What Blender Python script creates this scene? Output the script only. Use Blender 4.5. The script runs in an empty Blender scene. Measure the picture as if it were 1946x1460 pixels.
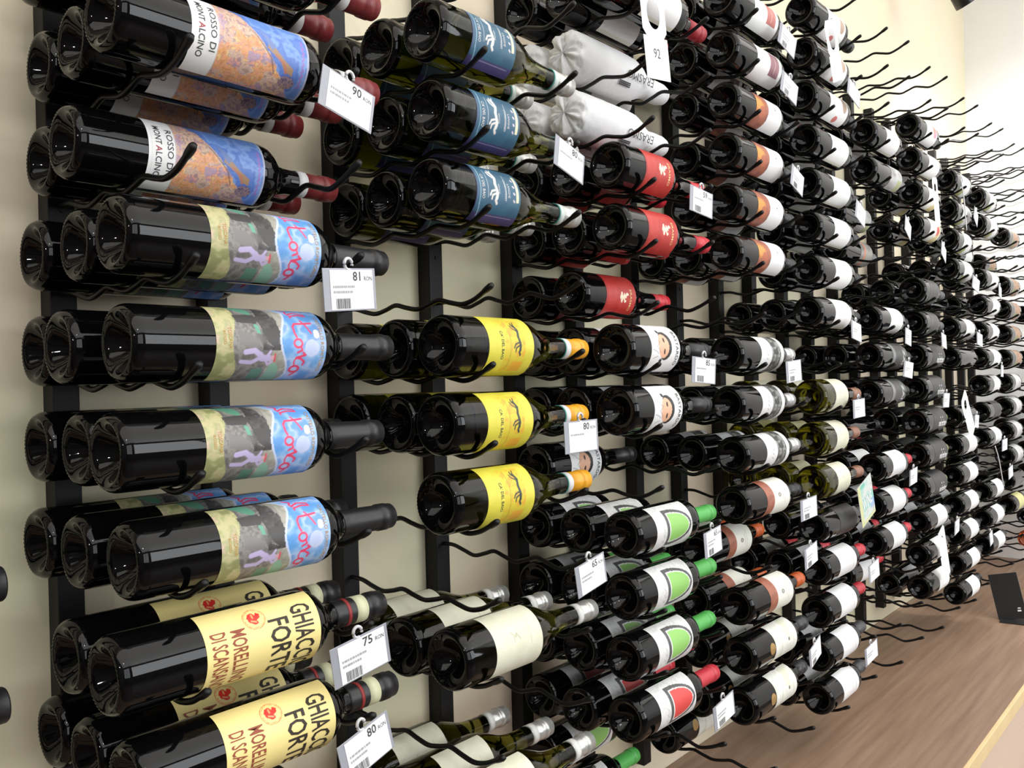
import bpy, bmesh, math, random
import numpy as np
from mathutils import Matrix, Vector

scene = bpy.context.scene
COL = scene.collection
random.seed(7)
rng = np.random.default_rng(11)

# ------------------------------------------------------------------ camera
FPX = 1619.75
YAW, PITCH, ROLL = 0.85299, -0.00206, -0.02558
CAM = Vector((-0.4075, -1.07683, -0.04509))
def cam_axes():
    a, b, c = YAW, PITCH, ROLL
    f = Vector((math.sin(a)*math.cos(b), math.cos(a)*math.cos(b), math.sin(b)))
    r0 = Vector((math.cos(a), -math.sin(a), 0)); u0 = r0.cross(f)
    return math.cos(c)*r0 + math.sin(c)*u0, -math.sin(c)*r0 + math.cos(c)*u0, f
cr, cu, cf = cam_axes()
cd = bpy.data.cameras.new('camera'); cam = bpy.data.objects.new('camera', cd); COL.objects.link(cam)
cd.sensor_fit = 'HORIZONTAL'; cd.sensor_width = 36; cd.lens = FPX/1946*36; cd.clip_start = 0.02
cam.matrix_world = Matrix(((cr.x, cu.x, -cf.x, CAM.x), (cr.y, cu.y, -cf.y, CAM.y), (cr.z, cu.z, -cf.z, CAM.z), (0, 0, 0, 1)))
scene.camera = cam

# ------------------------------------------------------------------ world, lights, exposure
vs = scene.view_settings
vs.view_transform = 'Standard'; vs.look = 'None'; vs.gamma = 1; vs.use_curve_mapping = False; vs.exposure = 0.42
w = bpy.data.worlds.new('world'); scene.world = w; w.use_nodes = True
w.node_tree.nodes['Background'].inputs[0].default_value = (0.85, 0.92, 1, 1)
w.node_tree.nodes['Background'].inputs[1].default_value = 1.0
XL, XR, YF, ZF, ZC = -3.0, 4.35, -4.6, -1.5, 2.05        # room: left, right, front, floor, ceiling
def area(name, loc, direction, sx, sy, power, color=(1, 1, 1)):
    d = bpy.data.lights.new(name, 'AREA'); d.shape = 'RECTANGLE'; d.size = sx; d.size_y = sy
    d.energy = power; d.color = color
    o = bpy.data.objects.new(name, d); COL.objects.link(o); o.location = loc
    o.rotation_euler = Vector(direction).to_track_quat('-Z', 'Y').to_euler()
    return o
WIN = [(1.1, 4.15, -0.35, 1.8), (-2.7, 0.5, -0.35, 1.8)]      # shop windows in the front wall (x0,x1,z0,z1)
area('daylight_window', (2.625, YF-0.12, 0.725), (0, 1, 0), 3.05, 2.15, 78, (0.97, 0.985, 1))
area('daylight_window_side', (-1.1, YF-0.12, 0.725), (0, 1, 0), 3.2, 2.15, 26, (0.97, 0.985, 1))
area('ceiling_bounce_fill', (0.7, -2.5, ZC-0.03), (0, 0, -1), 7.0, 3.6, 105, (1, 0.985, 0.96))  # added area light without fixture, stands in for bounce off the white ceiling
def spot(name, loc, aim, power, size, blend=.8, rad=.05):
    d = bpy.data.lights.new(name, 'SPOT'); d.energy = power; d.spot_size = math.radians(size); d.spot_blend = blend; d.shadow_soft_size = rad; d.color = (1, .985, .96)
    o = bpy.data.objects.new(name, d); COL.objects.link(o); o.location = loc; o.rotation_euler = (Vector(aim)-Vector(loc)).to_track_quat('-Z', 'Y').to_euler(); return o
spot('track_spot_left', (-2.3, -1.5, 0.75), (0.6, -.2, -.1), 14, 70)
spot('track_spot_far', (-1.2, -2.6, 1.75), (1.5, -.2, 0), 14, 80)

# ------------------------------------------------------------------ helpers
def lin(c):
    c = np.asarray(c, float)/255.0
    return np.where(c <= 0.04045, c/12.92, ((c+0.055)/1.055)**2.4)
def mat(name, rgb, rough=0.5, metal=0.0, spec=0.5, coat=0.0, trans=0.0, ior=1.5, bump=None, mottle=None, emit=0):
    m = bpy.data.materials.new(name); m.use_nodes = True
    nt = m.node_tree; b = nt.nodes['Principled BSDF']
    col = tuple(lin(rgb))+(1,)
    b.inputs['Base Color'].default_value = col
    b.inputs['Roughness'].default_value = rough; b.inputs['Metallic'].default_value = metal
    b.inputs['Specular IOR Level'].default_value = spec; b.inputs['IOR'].default_value = ior
    b.inputs['Coat Weight'].default_value = coat; b.inputs['Coat Roughness'].default_value = 0.04
    b.inputs['Transmission Weight'].default_value = trans
    if mottle:
        rgb2, sc, amt = mottle
        tc = nt.nodes.new('ShaderNodeTexCoord'); nz = nt.nodes.new('ShaderNodeTexNoise')
        nz.inputs['Scale'].default_value = sc; nz.inputs['Detail'].default_value = 4
        rp = nt.nodes.new('ShaderNodeValToRGB'); rp.color_ramp.elements[0].position = 0.5-amt; rp.color_ramp.elements[1].position = 0.5+amt
        rp.color_ramp.elements[0].color = col; rp.color_ramp.elements[1].color = tuple(lin(rgb2))+(1,)
        nt.links.new(tc.outputs['Object'], nz.inputs['Vector']); nt.links.new(nz.outputs['Fac'], rp.inputs['Fac'])
        nt.links.new(rp.outputs['Color'], b.inputs['Base Color'])
    if bump:
        sc, st = bump
        tc = nt.nodes.new('ShaderNodeTexCoord'); nz = nt.nodes.new('ShaderNodeTexNoise')
        nz.inputs['Scale'].default_value = sc; nz.inputs['Detail'].default_value = 3
        bp = nt.nodes.new('ShaderNodeBump'); bp.inputs['Strength'].default_value = st; bp.inputs['Distance'].default_value = 0.002
        nt.links.new(tc.outputs['Object'], nz.inputs['Vector']); nt.links.new(nz.outputs['Fac'], bp.inputs['Height'])
        nt.links.new(bp.outputs['Normal'], b.inputs['Normal'])
    return m
def print_mat(name, rough=0.45):
    m = bpy.data.materials.new(name); m.use_nodes = True; nt = m.node_tree
    b = nt.nodes['Principled BSDF']; b.inputs['Roughness'].default_value = rough
    a = nt.nodes.new('ShaderNodeAttribute'); a.attribute_name = 'print'
    nt.links.new(a.outputs['Color'], b.inputs['Base Color'])
    return m
def tinted_glass(name, tint, density):
    m = bpy.data.materials.new(name); m.use_nodes = True; nt = m.node_tree
    b = nt.nodes['Principled BSDF']; b.inputs['Base Color'].default_value = (1, 1, 1, 1); b.inputs['Roughness'].default_value = 0.03
    b.inputs['Transmission Weight'].default_value = 1; b.inputs['IOR'].default_value = 1.38
    v = nt.nodes.new('ShaderNodeVolumeAbsorption'); v.inputs['Color'].default_value = tuple(tint)+(1,); v.inputs['Density'].default_value = density
    nt.links.new(v.outputs['Volume'], nt.nodes['Material Output'].inputs['Volume'])
    return m
def wood_mat(name, c1, c2, sx=1.0):
    m = bpy.data.materials.new(name); m.use_nodes = True; nt = m.node_tree
    b = nt.nodes['Principled BSDF']; b.inputs['Roughness'].default_value = 0.42
    tc = nt.nodes.new('ShaderNodeTexCoord'); mp = nt.nodes.new('ShaderNodeMapping')
    mp.inputs['Scale'].default_value = (1.2, 26, 26)
    n1 = nt.nodes.new('ShaderNodeTexNoise'); n1.inputs['Scale'].default_value = 2.2; n1.inputs['Detail'].default_value = 7
    rp = nt.nodes.new('ShaderNodeValToRGB'); rp.color_ramp.elements[0].position = 0.3; rp.color_ramp.elements[1].position = 0.7
    rp.color_ramp.elements[0].color = tuple(lin(c1))+(1,); rp.color_ramp.elements[1].color = tuple(lin(c2))+(1,)
    nt.links.new(tc.outputs['Object'], mp.inputs['Vector']); nt.links.new(mp.outputs['Vector'], n1.inputs['Vector'])
    nt.links.new(n1.outputs['Fac'], rp.inputs['Fac']); nt.links.new(rp.outputs['Color'], b.inputs['Base Color'])
    return m

def mesh(name, verts, faces, m=None, smooth=False):
    me = bpy.data.meshes.new(name); me.from_pydata([tuple(v) for v in verts], [], [tuple(f) for f in faces])
    if m: me.materials.append(m)
    if smooth: me.polygons.foreach_set('use_smooth', [True]*len(me.polygons))
    me.update(); return me
def link(name, me, parent=None):
    o = bpy.data.objects.new(name, me); COL.objects.link(o)
    if parent: o.parent = parent
    return o
def empty(name, loc=(0, 0, 0), rot=(0, 0, 0)):
    o = bpy.data.objects.new(name, None); COL.objects.link(o); o.location = loc; o.rotation_euler = rot
    o.empty_display_size = 0.02; return o
def tag_props(o, label, cat, group=None):
    o['label'] = label; o['category'] = cat
    if group: o['group'] = group
    return o
def structure(o): o['kind'] = 'structure'; return o
def box_me(name, x0, x1, y0, y1, z0, z1, m, bev=0.0):
    bm = bmesh.new(); bmesh.ops.create_cube(bm, size=1)
    for v in bm.verts: v.co = ((x0+x1)/2+v.co.x*(x1-x0), (y0+y1)/2+v.co.y*(y1-y0), (z0+z1)/2+v.co.z*(z1-z0))
    if bev: bmesh.ops.bevel(bm, geom=list(bm.edges), offset=bev, segments=2, affect='EDGES', profile=0.6)
    me = bpy.data.meshes.new(name); bm.to_mesh(me); bm.free(); me.materials.append(m); return me
def lathe(name, prof, m, seg=48, wob=None, cap=False):
    """prof: (x along the axis, radius[, knurl]); revolved about X"""
    V = []; F = []
    for i, q in enumerate(prof):
        kn = q[2] if len(q) > 2 else 0.0
        for j in range(seg):
            a = 2*math.pi*j/seg
            dx, r = (kn if j % 2 else 0.0), q[1]
            if wob: r, dx = wob(q[0], r, a, i)
            V.append((q[0]-dx, -r*math.cos(a), r*math.sin(a)))
    n = len(prof)
    for i in range(n-1):
        for j in range(seg):
            k = (j+1) % seg
            F.append((i*seg+j, i*seg+k, (i+1)*seg+k, (i+1)*seg+j))
    me = mesh(name, V, F, m, True)
    b_ = bmesh.new(); b_.from_mesh(me); bmesh.ops.remove_doubles(b_, verts=b_.verts, dist=1e-6); bmesh.ops.recalc_face_normals(b_, faces=b_.faces); b_.to_mesh(me); b_.free()
    return me
def smooth_path(pts, n):
    out = []
    P = [Vector(p) for p in pts]; P = [2*P[0]-P[1]]+P+[2*P[-1]-P[-2]]
    for i in range(1, len(P)-2):
        for k in range(n):
            t = k/n; a, b, c, d = P[i-1], P[i], P[i+1], P[i+2]
            out.append(0.5*((2*b)+(c-a)*t+(2*a-5*b+4*c-d)*t*t+(3*b-a-3*c+d)*t*t*t))
    out.append(P[-2]); return out
def tube(name, path, rad, m, seg=8):
    V = []; F = []; n = len(path)
    up = Vector((1, 0, 0))
    for i, p in enumerate(path):
        t = (path[min(i+1, n-1)]-path[max(i-1, 0)]).normalized()
        if abs(t.dot(up)) > 0.95: up = Vector((0, 0, 1))
        s = t.cross(up).normalized(); u = s.cross(t)
        r = rad(i/(n-1)) if callable(rad) else rad
        for j in range(seg):
            a = 2*math.pi*j/seg; V.append(p+s*(r*math.cos(a))+u*(r*math.sin(a)))
    for i in range(n-1):
        for j in range(seg):
            k = (j+1) % seg; F.append((i*seg+j, i*seg+k, (i+1)*seg+k, (i+1)*seg+j))
    F.append(tuple(range(seg))[::-1]); F.append(tuple(range((n-1)*seg, n*seg)))
    return mesh(name, V, F, m, True)

# flat text -> list of (verts2d, faces), normalised to cap height 1
_tc = {}
def text2d(s, bold=0.0, slices=0.08):
    key = (s, bold)
    if key in _tc: return _tc[key]
    cu_ = bpy.data.curves.new('t', 'FONT'); cu_.body = s; cu_.size = 1; cu_.offset = bold; cu_.resolution_u = 2
    o = bpy.data.objects.new('t', cu_); COL.objects.link(o)
    bpy.context.view_layer.update()
    me = o.to_mesh()
    V = np.array([v.co[:] for v in me.vertices])
    F = [tuple(p.vertices) for p in me.polygons]
    o.to_mesh_clear(); COL.objects.unlink(o); bpy.data.objects.remove(o); bpy.data.curves.remove(cu_)
    bm = bmesh.new(); vs_ = [bm.verts.new((a[0], a[1], 0)) for a in V]
    for f in F:
        try: bm.faces.new([vs_[i] for i in f])
        except ValueError: pass
    x0, x1 = V[:, 0].min(), V[:, 0].max(); x = x0+0.15
    while x < x1:
        bmesh.ops.bisect_plane(bm, geom=list(bm.verts)+list(bm.edges)+list(bm.faces), plane_co=(x, 0, 0), plane_no=(1, 0, 0)); x += 0.15
    bm.verts.index_update()
    V = np.array([v.co[:2] for v in bm.verts]); F = [tuple(v.index for v in f.verts) for f in bm.faces]; bm.free()
    V[:, 0] -= x0; V /= 0.72
    _tc[key] = (V, F); return V, F
class Print:
    """collects lettering that lies on a bottle's label (R: radius) or on a flat card (R None)"""
    def __init__(s, R=None, off=0.0005): s.V = []; s.F = []; s.R = R; s.off = off
    def add(s, P, F):
        n = len(s.V); s.V += [tuple(p) for p in P]; s.F += [tuple(i+n for i in f) for f in F]
    def around(s, txt, x, h, ang, width=None, bold=0.0):
        """reads down the bottle's side, letter tops toward the neck; x: baseline from base; ang: centre angle (deg)"""
        V, F = text2d(txt, bold); W = V[:, 0].max()*h; k = 1 if width is None else width/W
        R = s.R+s.off
        a = math.radians(ang)-(V[:, 0]*h*k-W*k/2)/R
        s.add(np.stack([x+V[:, 1]*h, -R*np.cos(a), R*np.sin(a)], -1), F)
    def along(s, txt, xc, h, ang, width=None, bold=0.0, flip=False):
        V, F = text2d(txt, bold); W = V[:, 0].max()*h; k = 1 if width is None else width/W
        R = s.R+s.off; sg = -1 if flip else 1
        a = math.radians(ang)+sg*(V[:, 1]*h-h/2)/R
        s.add(np.stack([xc+sg*(V[:, 0]*h*k-W*k/2), -R*np.cos(a), R*np.sin(a)], -1), F)
    def flat(s, txt, x, z, h, y, width=None, bold=0.0):
        V, F = text2d(txt, bold); W = V[:, 0].max()*h; k = 1 if width is None else width/W
        s.add(np.stack([x+V[:, 0]*h*k, np.full(len(V), y), z+V[:, 1]*h], -1), F)
    def bar(s, x0, x1, z0, z1, y):
        s.add([(x0, y, z0), (x1, y, z0), (x1, y, z1), (x0, y, z1)], [(0, 1, 2, 3)])
    def mesh(s, name, m): return mesh(name, s.V, s.F, m)

# value noise for painted labels
def vnoise(x, y, seed):
    r = np.random.default_rng(seed); T = r.random((64, 64))
    xi = np.floor(x).astype(int); yi = np.floor(y).astype(int); fx = x-xi; fy = y-yi
    fx = fx*fx*(3-2*fx); fy = fy*fy*(3-2*fy)
    g = lambda i, j: T[i % 64, j % 64]
    return (g(xi, yi)*(1-fx)+g(xi+1, yi)*fx)*(1-fy)+(g(xi, yi+1)*(1-fx)+g(xi+1, yi+1)*fx)*fy
def fbm(x, y, seed, o=4):
    t = 0; a = 0.5
    for k in range(o): t = t+a*vnoise(x*2**k, y*2**k, seed+k); a *= 0.5
    return t/(1-0.5**o)
class Art:
    """colours of a printed label: U reads down the side (0..1), V runs from the base end to the neck end (0..1)"""
    def __init__(s, nu, nv, bg, arc, ln):
        s.U, s.V = np.meshgrid(np.linspace(0, 1, nu), np.linspace(0, 1, nv), indexing='ij')
        s.arc, s.ln = arc, ln
        s.C = np.zeros((nu, nv, 3)); s.C[:] = lin(bg)
    def fill(s, m, c, a=1.0):
        m = np.asarray(m, float)[..., None]*a; s.C = s.C*(1-m)+lin(c)*m
    def rect(s, u0, u1, v0, v1, c, a=1.0): s.fill((s.U >= u0)&(s.U <= u1)&(s.V >= v0)&(s.V <= v1), c, a)
    def ell(s, u, v, ru, rv, c, a=1.0): s.fill(((s.U-u)/ru)**2+((s.V-v)/rv)**2 <= 1, c, a)
    def poly(s, pts, c, a=1.0):
        ins = np.zeros(s.U.shape, bool); n = len(pts)
        for i in range(n):
            (x1, y1), (x2, y2) = pts[i], pts[(i+1) % n]
            if y1 == y2: continue
            ins ^= ((y1 > s.V) != (y2 > s.V)) & (s.U < (x2-x1)*(s.V-y1)/(y2-y1)+x1)
        s.fill(ins, c, a)
    def stroke(s, pts, wdt, c, a=1.0):
        X = s.U*s.arc; Y = s.V*s.ln; D = np.full(X.shape, 9.0)
        for (u1, v1), (u2, v2) in zip(pts, pts[1:]):
            ax, ay, bx, by = u1*s.arc, v1*s.ln, u2*s.arc, v2*s.ln
            dx, dy = bx-ax, by-ay; L = dx*dx+dy*dy+1e-12
            t = np.clip(((X-ax)*dx+(Y-ay)*dy)/L, 0, 1)
            D = np.minimum(D, np.hypot(X-ax-t*dx, Y-ay-t*dy))
        s.fill(np.clip((wdt-D)/0.0007+0.5, 0, 1), c, a)
    def noise(s, m, cs, sc, seed, aniso=1.0):
        f = fbm(s.U*s.arc*sc, s.V*s.ln*sc*aniso, seed); f = np.clip((f-0.32)/0.36, 0, 0.999)
        cols = np.array([lin(c) for c in cs]); k = f*(len(cs)-1); i = np.floor(k).astype(int); t = (k-i)[..., None]
        col = cols[i]*(1-t)+cols[np.minimum(i+1, len(cs)-1)]*t
        m = np.asarray(m, float)[..., None]; s.C = s.C*(1-m)+col*m
def label_me(name, R, x0, x1, a_top, a_bot, art, m):
    """curved paper patch with thickness; a_top/a_bot in degrees (0 = straight out from the wall, 90 = up)"""
    nu, nv = art.U.shape; R2 = R+0.00035
    A = math.radians(a_top)+(math.radians(a_bot)-math.radians(a_top))*art.U; X = x0+(x1-x0)*art.V
    P = np.stack([X, -R2*np.cos(A), R2*np.sin(A)], -1).reshape(-1, 3)
    i = np.arange(nu-1)[:, None]*nv+np.arange(nv-1)[None, :]
    F = np.stack([i, i+1, i+nv+1, i+nv], -1).reshape(-1, 4)[:, ::-1]
    me = bpy.data.meshes.new(name); me.from_pydata(P.tolist(), [], F.tolist()); me.materials.append(m)
    at = me.color_attributes.new('print', 'FLOAT_COLOR', 'POINT')
    at.data.foreach_set('color', np.concatenate([art.C.reshape(-1, 3), np.ones((nu*nv, 1))], 1).ravel().astype(np.float32))
    me.polygons.foreach_set('use_smooth', [True]*len(me.polygons)); me.update(); return me

# ------------------------------------------------------------------ materials
M = dict(
    wall=mat('wall_paint', (230, 212, 190), 0.85, mottle=((221, 217, 184), 1.6, 0.14), bump=(180, 0.08)),
    white_wall=mat('white_wall_paint', (244, 244, 244), 0.8, bump=(160, 0.05)),
    ceiling=mat('ceiling_paint', (240, 238, 234), 0.85, bump=(120, 0.05)),
    floor=mat('dark_floor', (70, 58, 50), 0.4, mottle=((82, 70, 60), 3, 0.2)),
    front_wall=mat('front_wall_paint', (92, 86, 82), 0.7, bump=(120, 0.05)),
    counter=wood_mat('counter_wood', (139, 110, 90), (164, 136, 115)),
    edge=mat('counter_edge', (238, 212, 160), 0.5, mottle=((230, 200, 150), 12, 0.2)),
    cabinet=mat('cabinet_front', (226, 200, 178), 0.5),
    steel=mat('black_powder_coat', (15, 15, 16), 0.5, spec=0.3, bump=(900, 0.06)),
    wire=mat('black_rubber_coated_wire', (15, 15, 16), 0.42, spec=0.35),
    screw=mat('dark_screw', (45, 45, 46), 0.3, metal=0.8),
    glass=mat('near_black_glass', (7, 7, 8), 0.04, spec=0.3, bump=(60, 0.012)),
    olive=tinted_glass('olive_green_glass', (0.52, 0.53, 0.08), 95),
    amber=tinted_glass('amber_glass', (0.8, 0.4, 0.08), 18),
    gold_glass=tinted_glass('yellow_green_glass', (0.66, 0.65, 0.1), 40),
    paper=mat('white_card', (246, 246, 246), 0.6), holder=mat('grey_clear_plastic', (176, 178, 188), 0.25, trans=0.2),
    hook=mat('clear_hook_plastic', (225, 225, 228), 0.25, trans=0.3),
    ink=mat('grey_ink', (70, 70, 72), 0.7), ink_light=mat('pale_ink', (172, 172, 176), 0.7), black=mat('black_ink', (24, 22, 22), 0.6),
    tissue=mat('white_tissue_paper', (236, 236, 236), 0.75, bump=(38, 0.9)),
    sign=mat('black_sign_board', (34, 34, 36), 0.45), lampblack=mat('black_lamp_metal', (20, 20, 20), 0.35), lamp_lens=mat('grey_honeycomb', (120, 120, 122), 0.4, metal=0.5),
    frame=mat('window_frame_paint', (60, 60, 62), 0.5),
    pane=mat('window_pane', (255, 255, 255), 0.0, trans=1.0, ior=1.0),
    print=print_mat('label_print'),
)
_cm = {}
def cmat(rgb, rough=0.4, metal=0.0):
    k = (tuple(rgb), rough, metal)
    if k not in _cm: _cm[k] = mat('foil_%d_%d_%d' % tuple(rgb), rgb, rough, metal, bump=(140, 0.12))
    return _cm[k]

# ------------------------------------------------------------------ the room
T = 0.12
structure(link('wall_back', box_me('wall_back', XL-T, XR+T, 0, T, ZF, ZC, M['wall'])))
structure(link('wall_right', box_me('wall_right', XR, XR+T, YF, 0, ZF, ZC, M['white_wall'])))
structure(link('wall_left', box_me('wall_left', XL-T, XL, YF, 0, ZF, ZC, M['front_wall'])))
structure(link('floor', box_me('floor', XL-T, XR+T, YF-T, T, ZF-T, ZF, M['floor'])))
structure(link('ceiling', box_me('ceiling', XL-T, XR+T, YF-T, T, ZC, ZC+T, M['ceiling'])))
bm = bmesh.new()
def bmbox(bm, x0, x1, y0, y1, z0, z1):
    g = bmesh.ops.create_cube(bm, size=1)
    for v in g['verts']: v.co = ((x0+x1)/2+v.co.x*(x1-x0), (y0+y1)/2+v.co.y*(y1-y0), (z0+z1)/2+v.co.z*(z1-z0))
zs = (WIN[0][2], WIN[0][3])
bmbox(bm, XL-T, XR+T, YF-T, YF, ZF, zs[0]); bmbox(bm, XL-T, XR+T, YF-T, YF, zs[1], ZC)
for a, b in ((XL-T, WIN[1][0]), (WIN[1][1], WIN[0][0]), (WIN[0][1], XR+T)): bmbox(bm, a, b, YF-T, YF, zs[0], zs[1])
me = bpy.data.meshes.new('wall_front'); bm.to_mesh(me); bm.free(); me.materials.append(M['front_wall'])
structure(link('wall_front', me))
for i, (x0, x1, z0, z1) in enumerate(WIN):
    r = structure(empty('window_%d' % (i+1), ((x0+x1)/2, YF-0.06, z0)))
    wv = x1-x0; hv = z1-z0; xm = (x0+x1)/2
    for nm, q in (('window_frame', (-wv/2, -wv/2+.06, 0, hv)), ('window_frame', (wv/2-.06, wv/2, 0, hv)), ('window_frame', (-wv/2, wv/2, 0, .06)), ('window_frame', (-wv/2, wv/2, hv-.06, hv)), ('mullion', (-.03, .03, .06, hv-.06))):
        link(nm, box_me(nm, q[0], q[1], -.03, .03, q[2], q[3], M['frame']), r)

# the counter under the racks
ZL, YE = -0.972, -0.545
ct = empty('counter', ((XL+XR)/2, -0.27, ZF))
tag_props(ct, 'brown wood-topped counter with pale edge strip running under the wine racks', 'counter')
hw = (XR-XL)/2-0.002
hz = ZL-ZF
link('worktop', box_me('worktop', -hw, hw, -0.27-0.0-0.005, 0.268, hz-0.035, hz, M['counter'], 0.001), ct)
link('edge_strip', box_me('edge_strip', -hw, hw, -0.285, -0.2752, hz-0.036, hz+0.0005, M['edge'], 0.001), ct)
for i in range(9):
    x0 = -hw+i*(2*hw/9)
    link('cabinet_door', box_me('cabinet_door', x0+.002, x0+2*hw/9-.002, -0.262, -0.242, 0.08, hz-0.045, M['cabinet'], 0.002), ct)
link('carcass', box_me('carcass', -hw, hw, -0.24, 0.266, 0.0, hz-0.036, M['cabinet']), ct)

# ------------------------------------------------------------------ rack system
P, S, FR = 0.40755, 0.102, 0.1955
D0, D1, XB = 0.103, 0.0887, -0.0566
R0, RN = -6, 11
def row_z(r): return -(r-3)*S
lp = [(-.028, -.030), (-.055, -.031), (-.08, -.0375), (-.103, -.0414), (-.126, -.0375), (-.147, -.0325), (-.169, -.0375), (-.1917, -.0414), (-.214, -.0375), (-.2355, -.0325), (-.258, -.0375), (-.2804, -.0414), (-.302, -.037), (-.319, -.029), (-.336, -.020)]
rp_ = [(-.028, -.010), (-.055, -.010), (-.08, -.0165), (-.103, -.0222), (-.126, -.0165), (-.147, -.0105), (-.169, -.0165), (-.1917, -.0222), (-.214, -.0165), (-.2355, -.0105), (-.258, -.0165), (-.2804, -.0222), (-.302, -.0165), (-.319, -.009), (-.336, -.001)]
def wrad(t):
    if t > 0.995: return 0.0032
    if t > 0.955: return 0.0045
    if t > 0.93: return 0.0041
    return 0.0034
wl = tube('cradle_wire', smooth_path([(0, y, z) for y, z in lp], 5), wrad, M['wire'])
wr = tube('cradle_wire', smooth_path([(0, y, z) for y, z in rp_], 5), wrad, M['wire'])
post_me = box_me('post', -.015, .015, -.030, -.0005, -.912, .93, M['steel'], .0015)
bm = bmesh.new(); bmesh.ops.create_cone(bm, cap_ends=True, segments=12, radius1=.004, radius2=.003, depth=.002, matrix=Matrix.Rotation(math.pi/2, 4, 'X'))
screw_me = bpy.data.meshes.new('screw'); bm.to_mesh(screw_me); bm.free(); screw_me.materials.append(M['screw'])
RACKDESC = {-1: 'black wall rack column holding two dark capped bottles beside the painted label bottles', 0: 'black wall rack column with wavy wires holding the painted bull and flower label bottles',
 1: 'black wall rack column with wavy wires holding blue, yellow and cream label bottles', 2: 'black wall rack column holding red label, tissue-wrapped and green arch label bottles',
 3: 'black wall rack column holding the orange crest and copper band label bottles', 4: 'black wall rack column holding olive glass bottles below plain white labels',
 5: 'black wall rack column holding charcoal label bottles and red capsule bottles', 6: 'black wall rack column holding dark label bottles with white slanting lettering',
 7: 'black wall rack column holding white labels with a green foot, long paper tag hanging', 8: 'black wall rack column of white label bottles between green-foot and tan labels', 9: 'black wall rack column holding the tan and green label bottles', 10: 'last black wall rack column beside the white end wall'}
for c in range(-1, 11):
    rk = empty('wine_rack', (c*P, 0, -.912)); tag_props(rk, RACKDESC[c], 'wine rack', 'wall-mounted wine rack columns')
    if c == -1: rk.location.x = -.4214
    for k, (dx, wm) in enumerate(((0, wl), (FR, wr))):
        po = link('post', post_me, rk); po.location = (dx, 0, .912)
        for r in range(R0, RN+1):
            o = link('cradle_wire', wm, po); o.location = (0, 0, row_z(r))
        for z in (.78, .17, -.24, -.85):
            o = link('screw', screw_me, po); o.location = (0, -.0305, z)

# ------------------------------------------------------------------ bottle shapes
def base_prof(R):
    return [(.024, .0), (.0235, .004), (.021, .009), (.016, .015), (.010, .0205), (.0045, .0245), (.0015, R-.0105), (.0004, R-.008), (0, R-.0062, .0006), (.0005, R-.0048, .0008), (.0018, R-.003), (.0045, R-.0012), (.008, R-.0002), (.012, R)]
def bordeaux(R=.0375, L=.325):
    s = L-.325
    return base_prof(R)+[(.10, R), (.205+s, R), (.213+s, R-.0006), (.2195+s, R-.0024), (.226+s, R-.0062), (.2315+s, R-.0112), (.2365+s, .0212), (.2415+s, .0178), (.248+s, .0160), (.256+s, .0153), (.30+s, .0145), (.304+s, .0145), (.3045+s, .0156), (.316+s, .0156), (.3165+s, .0148), (.3245+s, .0146), (.325+s, .012), (.325+s, 0)]
def burgundy(R=.041, L=.315):
    s = L-.315
    return base_prof(R)+[(.09, R), (.135+s, R), (.148+s, R-.0008), (.160+s, R-.0032), (.173+s, R-.0075), (.187+s, R-.0135), (.200+s, .0222), (.212+s, .0188), (.224+s, .0167), (.238+s, .0155), (.29+s, .0145), (.2945+s, .0145), (.295+s, .0158), (.304+s, .0158), (.3045+s, .0148), (.3145+s, .0146), (.315+s, .012), (.315+s, 0)]
def interp(prof, x):
    q = [a[:2] for a in prof[10:]]
    for (x0, r0), (x1, r1) in zip(q, q[1:]):
        if x0 <= x <= x1 and x1 > x0: return r0+(r1-r0)*(x-x0)/(x1-x0)
    return q[-1][1]
def sleeve(name, prof, x0, x1, m, off=.0005, cap=True):
    """foil or paper that follows the neck from x0 to x1"""
    xs = [x0]+[q[0] for q in prof[10:] if x0 < q[0] < x1]+[x1]
    pr = [(x0, interp(prof, x0)-.0002)]+[(x, interp(prof, min(x, prof[-3][0]))+off) for x in xs]
    if cap:
        L = prof[-1][0]
        pr = [q for q in pr if q[0] < L-.002]+[(L-.001, .0150), (L+.0006, .0138), (L+.0009, .006), (L+.0009, .0004)]
    else: pr.append((x1, interp(prof, x1)-.0002))
    return lathe(name, pr, m, 28)

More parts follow.
